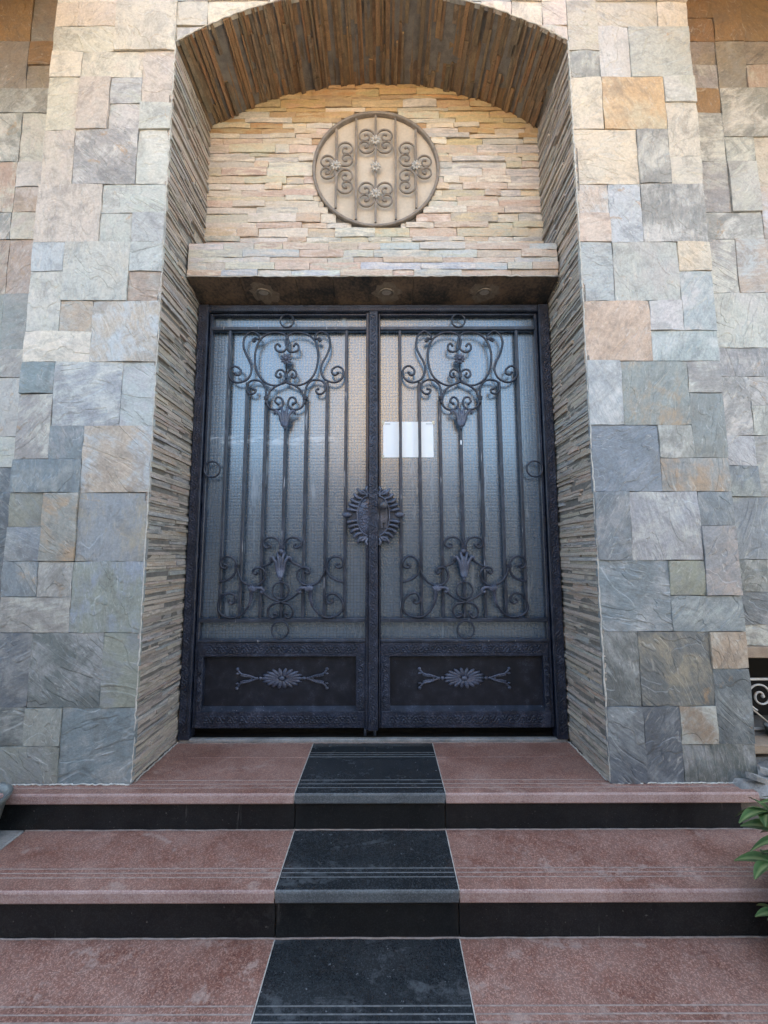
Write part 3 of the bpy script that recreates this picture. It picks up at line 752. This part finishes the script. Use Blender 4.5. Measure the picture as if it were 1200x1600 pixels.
def make_leaf(cx, s, label):
    """s = -1: left leaf (hinged left), +1: right leaf. Meeting edge near x = 0."""
    meet = .0295 if s < 0 else .033
    x_h = s*1.118                                # hinge edge
    L = empty('door_leaf', (x_h, .47, .085)); tag(L, label, 'door', 'leaves of the double iron door')
    lo, hi = sorted((x_h, meet))
    gx0, gx1 = lo+.004, hi-.006
    b = MB(); b.box(gx0+.01, gx1-.01, .500, .508, .60, 2.79); build(b, 'glass_pane', 'glass', L)
    # outer stile and meeting stile
    a, c = sorted((x_h, x_h-s*.020)); b = MB(); b.cbox(a, c, .462, .515, .085, 2.788, .003); build(b, 'stile', 'iron', L)
    if s < 0:
        b = MB(); b.cbox(-.030, meet, .432, .515, .078, 2.79, .004); ms = build(b, 'meeting_stile', 'cast', L)
        q = MB(); vine(q, (0.0, .12), (0.0, 2.76), 60, .014, .432, rad=.0036); build(q, 'vine_relief', 'cast', ms)
        b = MB(); b.cbox(-.050, -.0305, .448, .515, .078, 2.788, .003); build(b, 'stile', 'iron', L)
        inner = -.050
    else:
        b = MB(); b.cbox(meet, .046, .458, .515, .085, 2.788, .003); build(b, 'stile', 'iron', L); inner = .046
    i0, i1 = sorted((x_h-s*.0205, inner))
    for (z0, z1) in ((2.668, 2.692), (.722, .746)):
        b = MB(); b.cbox(i0+.0005, i1-.0005, BARY-.014, BARY+.014, z0, z1, .003); build(b, 'rail', 'bar', L)
    b = MB(); b.cbox(i0+.0005, i1-.0005, .464, .515, 2.777, 2.789, .003); build(b, 'top_rail', 'iron', L)
    offs = [-.392, -.264, -.134, 0, .137, .274, .402]
    for o in offs:
        x = cx+(o if s < 0 else -o); z1 = 2.667
        if abs(o) < .01: z1 = 2.02
        elif abs(o) < .2: z1 = 2.20
        elif abs(o) < .3: z1 = 2.30
        b = MB(); b.cbox(x-.0095, x+.0095, BARY-.009, BARY+.009, .747, z1, .003); build(b, 'bar', 'bar', L)
    # scrollwork, each pair mirrored about the middle bar
    def scroll(pts, name='scroll', w_=.0076, ball=None, endb=True):
        for sg in (1, -1):
            path = crom([(cx+sg*q[0]/1000+random.uniform(-.002, .002), BY+random.uniform(-.001, .001), q[1]/1000+random.uniform(-.002, .002)) for q in pts], 5)
            mb = MB(); mb.tube(path, w_, .0075, 6, (0, 1, 0))
            if ball == 0 or ball == 2: mb.ell(path[0], .009, .010, .009, 8, 5)
            if ball == -1 or ball == 2: mb.ell(path[-1], .009, .010, .009, 8, 5)
            build(mb, name, 'iron', L)
    scroll(A, ball=0); scroll(B, ball=2); scroll(C_, ball=0); scroll(D, ball=-1); scroll(E_, ball=-1)
    scroll(F_, ball=0); scroll(G_, ball=0); scroll(G2, ball=-1); scroll(H_, ball=0); scroll(H3); scroll(I_, ball=-1)
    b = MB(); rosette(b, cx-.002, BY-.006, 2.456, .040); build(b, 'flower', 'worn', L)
    b = MB(); b.tube([(cx, BY, 2.425), (cx, BY, 2.31)], .005, .006, 6); build(b, 'stem', 'iron', L)
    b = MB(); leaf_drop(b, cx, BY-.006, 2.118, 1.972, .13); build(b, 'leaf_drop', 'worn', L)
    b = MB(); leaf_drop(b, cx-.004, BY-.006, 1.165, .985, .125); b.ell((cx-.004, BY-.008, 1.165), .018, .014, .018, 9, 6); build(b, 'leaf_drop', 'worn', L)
    for sg in (1, -1):                           # fan leaves on the lower horns
        mb = MB(); fx = cx-sg*.184
        for k in range(6):
            th = R(55+k*20)
            mb.ell((fx-sg*math.cos(th)*.020, BY-.008, .915+math.sin(th)*.018), .022, .009, .009, 8, 5, Matrix.Rotation((th if sg < 0 else math.pi-th)*-1, 3, 'Y'))
        mb.tube([(fx+sg*.005, BY-.004, .925), (fx+sg*.03, BY-.008, .937), (fx+sg*.06, BY-.008, .936), (fx+sg*.08, BY-.006, .920), (fx+sg*.066, BY-.006, .906), (fx+sg*.055, BY-.006, .916)], .011, .010, 6, (0, 1, 0))
        mb.tube([(fx-sg*.001, BY-.005, .925), (fx-sg*.003, BY-.005, .87), (fx-sg*.018, BY-.003, .82)], .015, .011, 7, (0, 1, 0), taper=lambda t_: 1-.5*t_)
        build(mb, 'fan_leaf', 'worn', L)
        for (qx, qz) in ((-.130, 2.184), (-.286, 1.073)):      # wrapped collars
            mb = MB()
            for k in (-1, 0, 1): mb.cbox(cx+sg*qx-.014, cx+sg*qx+.014, BY-.012, BY+.010, qz+k*.008-.0035, qz+k*.008+.0035, .0015)
            build(mb, 'collar', 'iron', L)
    b = MB(); b.cbox(cx-.018, cx+.018, BY-.014, BY+.010, 1.180, 1.206, .003); build(b, 'collar', 'iron', L)
    for (rx, rz, rr_) in ((cx-.004, 2.730, .046), (cx+.0, .676, .053), (x_h-s*.062, 1.702, .052), (cx-.002, .920, .052)):
        b = MB(); torus(b, rx, BY, rz, rr_, .0058); build(b, 'ring', 'iron', L)
    # kick panel with ornamented borders
    b = MB(); b.cbox(i0+.0005, i1-.0005, .455, .515, .512, .600, .003); bd = build(b, 'border', 'cast', L)
    q = MB(); vine(q, (i0+.05, .556), (i1-.05, .556), 26, .018, .455, rad=.0046); build(q, 'vine_relief', 'cast', bd)
    b = MB(); b.cbox(i0+.0005, i1-.0005, .446, .515, .6005, .616, .003); build(b, 'moulding', 'bar', L)
    b = MB(); b.cbox(i0+.0005, i1-.0005, .455, .515, .086, .186, .003); bd = build(b, 'border', 'cast', L)
    q = MB(); vine(q, (i0+.05, .136), (i1-.05, .136), 26, .018, .455, rad=.0046); build(q, 'vine_relief', 'cast', bd)
    pa, pb = i0+.034, i1-.058
    if s > 0: pa, pb = i0+.058, i1-.034
    for (a, c) in ((i0+.0005, pa), (pb, i1-.0005)):
        b = MB(); b.cbox(a, c, .455, .515, .1865, .5115, .003); bd = build(b, 'border', 'cast', L)
        q = MB(); vine(q, ((a+c)/2, .20), ((a+c)/2, .50), 10, .010, .455, rad=.0042); build(q, 'vine_relief', 'cast', bd)
    b = MB(); b.box(pa-.004, pb+.004, .492, .500, .188, .510); build(b, 'kick_panel', 'panel', L)
    b = MB()                                     # sloping bead at the foot of the panel
    b.add([(pa, .4555, .1868), (pb, .4555, .1868), (pb, .4915, .205), (pa, .4915, .205), (pa, .4915, .1868), (pb, .4915, .1868)], [(0, 1, 2, 3), (0, 3, 4), (1, 5, 2)])
    build(b, 'bead', 'bar', L)
    kx, kz, KY = (pa+pb)/2+.012*s*-1, .372, .488
    b = MB()
    for k in range(18):
        th = 2*math.pi*k/18; ex, ez = .128*math.cos(th), .062*math.sin(th)
        ln_ = math.hypot(ex, ez); an = math.atan2(ez, ex)
        b.ell((kx+ex*.58, KY, kz+ez*.58), ln_*.46, .010, .0125, 8, 5, Matrix.Rotation(-an, 3, 'Y'))
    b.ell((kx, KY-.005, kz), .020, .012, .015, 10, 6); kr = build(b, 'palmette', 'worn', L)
    for sg in (-1, 1):
        b = MB()
        X = lambda v: kx+sg*(v+.010)
        b.ell((X(.128), KY, kz), .013, .009, .011, 8, 5); b.ell((X(.150), KY, kz), .010, .008, .009, 8, 5)
        for up_ in (-1, 1):
            b.tube(crom([(X(.150), KY, kz), (X(.175), KY-.003, kz+up_*.010), (X(.205), KY-.004, kz+up_*.020), (X(.245), KY-.004, kz+up_*.028), (X(.268), KY-.003, kz+up_*.050)], 4), .0055, .007, 6, (0, 1, 0))
            b.tube(crom([(X(.178), KY, kz), (X(.195), KY-.002, kz+up_*.011), (X(.225), KY-.002, kz+up_*.013), (X(.252), KY-.002, kz+up_*.020)], 4), .004, .006, 6, (0, 1, 0))
            b.ell((X(.272), KY-.003, kz+up_*.058), .011, .009, .010, 8, 5); b.ell((X(.270), KY-.003, kz+up_*.030), .012, .007, .006, 8, 5)
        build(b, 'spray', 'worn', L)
    # half shell round the lock
    EZ, EY = 1.395, .450
    ex0 = -.031 if s < 0 else .031
    pts = []; NN = 28
    for i in range(NN+1):
        th = R(-90+180*i/NN); k = 1+.03*math.cos(i*math.pi)
        pts.append((ex0+s*abs(math.cos(th))**.95*.138*k, EZ+math.sin(th)*.176*k))
    b = MB(); vs0 = [(ex0, EY+.003, EZ)]+[(a, EY+.003, c) for a, c in pts]; vs1 = [(a, EY+.016, c) for a, c in pts]
    n = NN+1
    b.add(vs0+vs1, [(0, i+1, i+2) for i in range(NN)]+[(i+1, n+1+i, n+2+i, i+2) for i in range(NN)])
    es = build(b, 'lock_plate', 'bar', L)
    b = MB()
    b.ell((ex0+s*.140, EY-.004, EZ+.006), .034, .013, .017, 9, 6)
    for up_ in (1, -1):
        for i in range(5):
            zz = EZ+up_*(.036+i*.027); wd = (.138, .130, .116, .096, .074)[i]
            x0 = .078*math.sqrt(max(.05, 1-((zz-EZ)/.150)**2))
            b.tube(crom([(ex0+s*(x0-.008), EY-.002, zz-up_*.006), (ex0+s*((x0+wd)/2), EY-.011, zz+up_*.001), (ex0+s*wd, EY-.002, zz+up_*(.008+.006*i))], 4), .0095, .0080, 6, (0, 1, 0), taper=lambda t_: .6+.5*math.sin(t_*2.4))
        b.tube(crom([(ex0+s*.010, EY, EZ+up_*.135), (ex0+s*.040, EY-.008, EZ+up_*.160), (ex0+s*.058, EY-.006, EZ+up_*.150), (ex0+s*.048, EY-.004, EZ+up_*.137)], 4), .009, .010, 6, (0, 1, 0))
        b.tube(crom([(ex0+s*.004, EY, EZ+up_*.145), (ex0+s*.016, EY-.008, EZ+up_*.170), (ex0+s*.006, EY-.004, EZ+up_*.188)], 4), .010, .010, 6, (0, 1, 0))
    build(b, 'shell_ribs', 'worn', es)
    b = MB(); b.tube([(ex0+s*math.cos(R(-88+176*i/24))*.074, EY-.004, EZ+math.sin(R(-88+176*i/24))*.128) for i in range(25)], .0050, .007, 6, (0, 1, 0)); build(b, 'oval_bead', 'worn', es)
    if s < 0:
        b = MB(); rr = random.Random(3); b.ell((ex0-.004, EY+.004, EZ), .072, .012, .122, 20, 12)
        for i in range(46):
            th = R(rr.uniform(-85, 85)); q = math.sqrt(rr.random())*.9
            b.ell((ex0+s*math.cos(th)*.064*q-.003, EY-.010*(1-q*q)-.001, EZ+math.sin(th)*.118*q), .009, .007, .006, 7, 4, Matrix.Rotation(rr.uniform(0, 3), 3, 'Y'))
        build(b, 'lock_relief', 'worn', es)
    else:
        b = MB(); b.cbox(.044, .094, EY-.006, EY+.004, EZ-.085, EZ+.075, .004); bp = build(b, 'back_plate', 'brass', es)
        b = MB(); b.lathe([(0, -.062), (.014, -.060), (.024, -.050), (.028, -.037), (.022, -.024), (.010, -.016), (.010, 0), (.018, .002)], (.066, EY-.005, 1.458), 16, 'Y'); build(b, 'knob', 'brass', es)
        b = MB(); b.ell((.066, EY-.007, 1.345), .007, .003, .007, 10, 5); b.box(.0625, .0695, EY-.009, EY-.0065, 1.318, 1.345); build(b, 'keyhole', 'void', es)
    b = MB(); b.lathe([(0, 0), (.008, 0), (.008, .05), (0, .05)], (s*.03-.02, .47, .036), 10); build(b, 'drop_bolt', 'bar', L)
    return L
make_leaf(-.586, -1, 'left iron and wired glass door leaf carrying the wide middle stile')
make_leaf(.581, 1, 'right iron and wired glass door leaf with the round knob')

# notice taped to the glass of the right leaf, behind the bars
b = MB(); N = 8
vs_ = [(.063+(.402-.063)*i/N, .4972+.0012*math.sin(i*1.1), z) for i in range(N+1) for z in (1.791, 2.036)]
b.add(vs_, [(2*i, 2*i+2, 2*i+3, 2*i+1) for i in range(N)])
b.add([(x, y_+.0006, z) for x, y_, z in vs_], [(2*i, 2*i+2, 2*i+3, 2*i+1) for i in range(N)])
ns = build(b, 'paper_notice', 'paper'); tag(ns, 'white paper notice on the glass behind the right door bars', 'notice')
for (x0, x1, z0, z1) in ((.056, .072, 2.015, 2.045), (.394, .410, 2.018, 2.042), (.057, .071, 1.784, 1.806)):
    q = MB(); q.box(x0, x1, .4940, .4945, z0, z1); build(q, 'tape', 'tape', ns)
for (x0, x1) in ((.078, .112), (.352, .392)):
    q = MB(); q.box(x0, x1, .4946, .4952, 2.018, 2.024); build(q, 'print_line', 'ink', ns)
b = MB(); b.box(.575, .583, BARY-.0105, BARY-.0095, 1.868, 1.897)
tag(build(b, 'sticker', 'paper'), 'tiny white sticker on the middle bar of the right door', 'sticker')

# ------------------------------------------------------------------ round medallion in the tympanum
md = empty('round_grille', (MX, TY-.03, MZ-MR)); tag(md, 'round wrought iron grille with scrolls over a beige panel above the door', 'grille')
b = MB(); b.lathe([(0, 0), (MR, 0)], (MX, TY-.004, MZ), 64, 'Y'); build(b, 'back_panel', 'beige', md)
b = MB(); b.lathe([(MR+.007, .02), (MR+.007, -.006), (MR+.004, -.010), (MR-.010, -.010), (MR-.014, -.006), (MR-.014, .024)], (MX, TY-.026, MZ), 72, 'Y'); build(b, 'rim', 'grille', md)
GY = TY-.028
for o in (-.29, -.145, -.003, .142, .29):
    hz = math.sqrt((MR-.026)**2-o*o); b = MB(); b.cbox(MX+o-.008, MX+o+.008, GY-.006, GY+.008, MZ-hz, MZ+hz, .002); build(b, 'bar', 'grille', md)
def cscroll(x, z, wd, hh, sg):
    """C scroll: back at x, ends curling on the side sg."""
    r0 = wd*.5; pts = []
    cz = hh/2-r0
    half = [(0, 0), (0, cz*.5)]
    n = 30
    for i in range(n+1):
        f = i/n; th = math.pi-f*2*math.pi*1.28; rr_ = r0*(1-f*.80)
        half.append((r0+(rr_)*math.cos(th)*(1)+0*f, cz+rr_*math.sin(th)))
    top = [(x+sg*a, z+c) for a, c in half]; bot = [(x+sg*a, z-c) for a, c in half]
    path = bot[::-1]+top[1:]
    b = MB(); b.tube([(a, GY-.004, c) for a, c in path], .0068, .008, 6, (0, 1, 0))
    for e in (path[0], path[-1]): b.ell((e[0], GY-.004, e[1]), .0095, .010, .0095, 8, 5)
    build(b, 'scroll', 'grille', md)
for zc in (.213, -.213):
    for sg in (-1, 1): cscroll(MX-.003+sg*.006, MZ+zc, .134, .208, sg)
for sg in (-1, 1):
    cscroll(MX+sg*.296, MZ+.005, .122, .200, sg)
    for zc in (.108, -.108): cscroll(MX+sg*.284, MZ+zc, .134, .208, -sg)
for (ox, oz) in ((-.003, .213), (-.003, -.213), (-.29, .010), (.29, .010), (-.003, 0)):
    b = MB(); rosette(b, MX+ox, GY-.014, MZ+oz, .040, 9); build(b, 'rosette', 'knot', md)

# ------------------------------------------------------------------ recessed lamps under the lintel
for (x, nm) in ((-.73, 'round recessed lamp under the lintel above the left door leaf'), (.088, 'round recessed lamp under the lintel above the middle stile'), (.74, 'round recessed lamp under the lintel above the right door leaf')):
    Y = .378; z = LZ0-.002-(Y-LY+.002)*(.063/.242)
    o = empty('recessed_lamp', (x, Y, z)); tag(o, nm, 'lamp', 'lamps under the lintel')
    b = MB(); b.lathe([(.050, .002), (.052, -.004), (.046, -.008), (.038, -.006), (.034, .002)], (x, Y, z), 24); build(b, 'rim', 'lamp_rim', o)
    b = MB(); b.lathe([(0, -.006), (.02, -.005), (.033, -.001)], (x, Y, z), 20); build(b, 'lens', 'lamp_lens', o)
    b = MB()
    n = 22; vs_ = [(x, Y, z-.0012)]
    for i in range(n):
        th = 2*math.pi*i/n; k = random.uniform(.07, .115)
        yy = Y+k*math.sin(th)*.8; vs_.append((x+k*math.cos(th), yy, LZ0-.002-(yy-LY+.002)*(.063/.242)-.0012))
    b.add(vs_, [(0, i+1, (i+1) % n+1) for i in range(n)]); build(b, 'plaster_smear', 'lamp_rim', o)

# ------------------------------------------------------------------ steps
st = empty('entrance_steps', (0, -.2, -.55)); tag(st, 'red and black granite entrance steps', None, None, 'structure')
RX0, RX1 = -.366, .362
def slab(x0, x1, yf, yb, z, th, mats, nose=True):
    """Slab with a rounded nose at its front edge; the sawn front is material 1."""
    b = MB(); prof = [(yb, z), (yf+.008, z), (yf+.0025, z-.0025), (yf, z-.008), (yf, z-th+.006), (yf+.005, z-th), (yb, z-th)]
    n = len(prof); vs_ = [(x, q[0], q[1]) for x in (x0, x1) for q in prof]
    for i in range(n):
        j = (i+1) % n
        b.add([vs_[i], vs_[j], vs_[n+j], vs_[n+i]], [(0, 1, 2, 3)], mi=1 if i in (1, 2, 3, 4) else 0)
    b.add(vs_[:n], [tuple(range(n))]); b.add(vs_[n:], [tuple(range(n))])
    return build(b, 'tread_slab', mats, st)
def grooves(sl, x0, x1, ys, z, mt='groove'):
    for yy in ys:
        q = MB(); q.box(x0+.004, x1-.004, yy-.0022, yy+.0022, z-.003, z+.0007); build(q, 'groove', mt, sl)
def flight(z, yf, yb, x0, x1, ys, redx=True):
    for (a, c, mm) in ((x0, RX0-.002, ('red', 'red_edge')), (RX0+.002, RX1-.002, ('black', 'black_edge')), (RX1+.002, x1, ('red', 'red_edge'))):
        grooves(slab(a, c, yf, yb, z, .047, mm), a, c, ys, z, 'groove' if mm[0] == 'red' else 'groove_dark')
def risers(z0, z1, Y, x0, x1):
    for (a, c) in ((x0, RX0-.0025), (RX0+.0025, RX1-.0025), (RX1+.0025, x1)):
        q = MB(); q.cbox(a, c, Y, Y+.02, z0, z1, .0015); build(q, 'riser', 'riser', st)
flight(0, -.085, .272, -2.30, 1.87, (.038, .003, -.031))
for (a, c, mm) in ((-HW+.002, RX0-.002, 'red'), (RX0+.002, RX1-.002, 'black'), (RX1+.002, HW-.002, 'red')):
    q = MB(); q.cbox(a, c, .2755, .452, -.047, .0, .001); sl = build(q, 'landing_slab', mm, st)
    if mm == 'black': grooves(sl, a, c, (.283, .305, .330), 0, 'groove_dark')
flight(-.175, -.424, -.060, -1.66, 2.3, (-.305, -.329, -.353))
flight(-.362, -.770, -.400, -2.3, 2.3, (-.646, -.671, -.694))
risers(-.174, -.048, -.060, -2.3, 1.80); risers(-.361, -.223, -.400, -2.3, 2.3); risers(-.549, -.410, -.745, -2.3, 2.3)
q = MB(); q.box(-2.3, 2.3, -.035, .60, -.55, -.0475); q.box(-2.3, 2.3, -.375, -.0351, -.55, -.223); q.box(-2.3, 2.3, -.72, -.3751, -.55, -.41)
build(q, 'step_core', 'joint', st)
q = MB(); q.cbox(-2.3, -1.664, -.42, -.061, -.23, -.170, .006); build(q, 'cement_slab', 'cement', st)
# white dusty line where tread meets riser
def dust(x0, x1, Y, z):
    mb = MB(); mb.tube([(x0+(x1-x0)*i/90, Y+random.uniform(-.0015, .0015), z+random.uniform(-.001, .001)) for i in range(91)], .0042, .0022, 5)
    build(mb, 'joint_line', 'groove', st)
dust(-1.66, 2.2, -.0625, -.1735); dust(-2.2, 2.2, -.4025, -.3605); dust(-HW+.01, HW-.01, .4535, .001)
for X in (RX0, RX1):
    for (z, yf, yb) in ((0, -.082, .45), (-.175, -.42, -.063), (-.362, -.766, -.403)):
        mb = MB(); mb.box(X-.0017, X+.0017, yf, yb, z-.03, z+.0004); build(mb, 'joint_line', 'mortar', st)
# rough cement patch at the right end of the landing
pt = MB(); n = 14; mm_ = 8; V = []
for i in range(n+1):
    for j in range(mm_+1):
        x = 1.79+.53*i/n; yy = -.075+.29*j/mm_
        hgt = .012+.05*max(0, (x-1.74)/.5)+.045*noise.noise(Vector((x*7, yy*9, 2)))+.015*noise.noise(Vector((x*23, yy*23, 5)))
        if j == 0 or i == 0: hgt = -.03
        if yy < -.075: hgt = min(hgt, -.02)
        V.append((x, yy+.02*noise.noise(Vector((x*9, 3, 1))), hgt))
pt.add(V, [(i*(mm_+1)+j, (i+1)*(mm_+1)+j, (i+1)*(mm_+1)+j+1, i*(mm_+1)+j+1) for i in range(n) for j in range(mm_)], smooth=True)
tag(build(pt, 'cement_patch', 'cement', st), 'rough pale cement patch at the right end of the landing')
for (x, yy, z, a) in ((1.93, -.035, .035, 25), (2.02, -.015, .05, -20)):
    b = MB(); b.block(lambda u, v, d: (x+u*math.cos(R(a))-v*math.sin(R(a)), yy+u*math.sin(R(a))*.5+v*.6, z+d-u*.35), -.07, .07, -.03, .03, .015, 4, 3, .006, .03, jit=.004)
    tag(build(b, 'stone_chip', 'cement'), 'loose broken stone chip on the cement patch, %s' % ('nearer the wall corner' if a > 0 else 'farther right'), 'stone')

# ------------------------------------------------------------------ pot at the left edge
po = empty('flower_pot', (-1.83, -.19, -.170)); tag(po, 'grey round flower pot at the left end of the steps', 'pot')
b = MB(); b.lathe([(0, 0), (.085, 0), (.10, .02), (.135, .165), (.150, .185), (.155, .20), (.150, .206), (.138, .20), (.128, .17), (.12, .15)], (-1.83, -.19, -.170), 32); build(b, 'pot', 'pot', po)
b = MB(); b.lathe([(0, .162), (.06, .160), (.125, .150)], (-1.83, -.19, -.170), 24); build(b, 'soil', 'soil', po)

# ------------------------------------------------------------------ shrub at the right edge
PX, PY = 1.74, -.52
sh = empty('potted_shrub', (PX, PY, -.362)); tag(sh, 'green leafy shrub reaching over the right end of the steps', 'shrub')
b = MB(); b.lathe([(0, 0), (.10, 0), (.135, .20), (.15, .20), (.15, .235), (.128, .235), (.12, .20), (0, .195)], (PX, PY, -.361), 28); build(b, 'pot', 'clay', sh)
rr = random.Random(8)
def leaf_mesh(L_, wd, curl):
    b = MB(); n = 6; V = []; T = []
    for i in range(n+1):
        f = i/n; hw = wd*math.sin(math.pi*min(1, f**.75*.93+.04))*(.75+.5*f)
        zc = -curl*f*f*L_
        for q in (-1, -.45, 0, .45, 1):
            V.append((f*L_, q*hw, zc+abs(q)*hw*.35)); T.append((.0 if abs(q) < .9 else .10,)*3 if q else (.38,)*3)
    b.v = V; b.t1 = T; b.t2 = T
    b.f = [(i*5+j, i*5+j+1, (i+1)*5+j+1, (i+1)*5+j) for i in range(n) for j in range(4)]
    b.sm = [True]*len(b.f); b.mi = [0]*len(b.f); return b
leafs = []
for k in range(4):
    o = build(leaf_mesh(.092+.010*k, .025+.002*k, .25+.12*k), 'leaf', 'leaf', sh, (0, 0, 0)); leafs.append(o)
first = {id(o): True for o in leafs}
def put_leaf(pos, d, roll):
    src = rr.choice(leafs)
    if first.get(id(src)): o = src; first[id(src)] = False
    else: o = src.copy(); COL.objects.link(o); o.parent = sh
    d = Vector(d).normalized(); side = d.cross(Vector((0, 0, 1))).normalized(); u = side.cross(d)
    M_ = Matrix((d, -side, u)).transposed() @ Matrix.Rotation(roll, 3, 'X')
    M4 = M_.to_4x4(); M4.translation = Vector(pos)-WORLD[sh]
    o.matrix_local = M4
tips = [(1.63, -.52, .06), (1.58, -.50, -.03), (1.60, -.58, -.10), (1.66, -.40, .10), (1.72, -.62, .02), (1.80, -.45, .16), (1.90, -.55, .10), (1.85, -.35, .05), (1.70, -.50, .17), (1.93, -.65, .0), (1.56, -.54, -.17), (1.75, -.72, -.03)]
for tp in tips:
    b = MB(); tp = Vector(tp)+Vector((-.03, 0, 0)); ba = Vector((PX+rr.uniform(-.03, .03), PY+rr.uniform(-.03, .03), -.17))
    md_ = (tp+ba)/2+Vector((rr.uniform(-.03, .03), rr.uniform(-.03, .03), .03))
    b.tube(crom([ba, md_, tp], 6), .006, .006, 6, taper=lambda t_: 1.1-.6*t_); build(b, 'stem', 'stem', sh)
    a0 = rr.uniform(0, 6); n = rr.randint(6, 8)
    for k in range(n):
        a = a0+2*math.pi*k/n
        put_leaf(tp, (math.cos(a), math.sin(a), rr.uniform(-.25, .45)), rr.uniform(-.4, .4))
    for k in range(2): 
        f = rr.uniform(.5, .85); q = ba.lerp(tp, f); a = rr.uniform(0, 6.3); put_leaf(q, (math.cos(a), math.sin(a), .2), rr.uniform(-.5, .5))
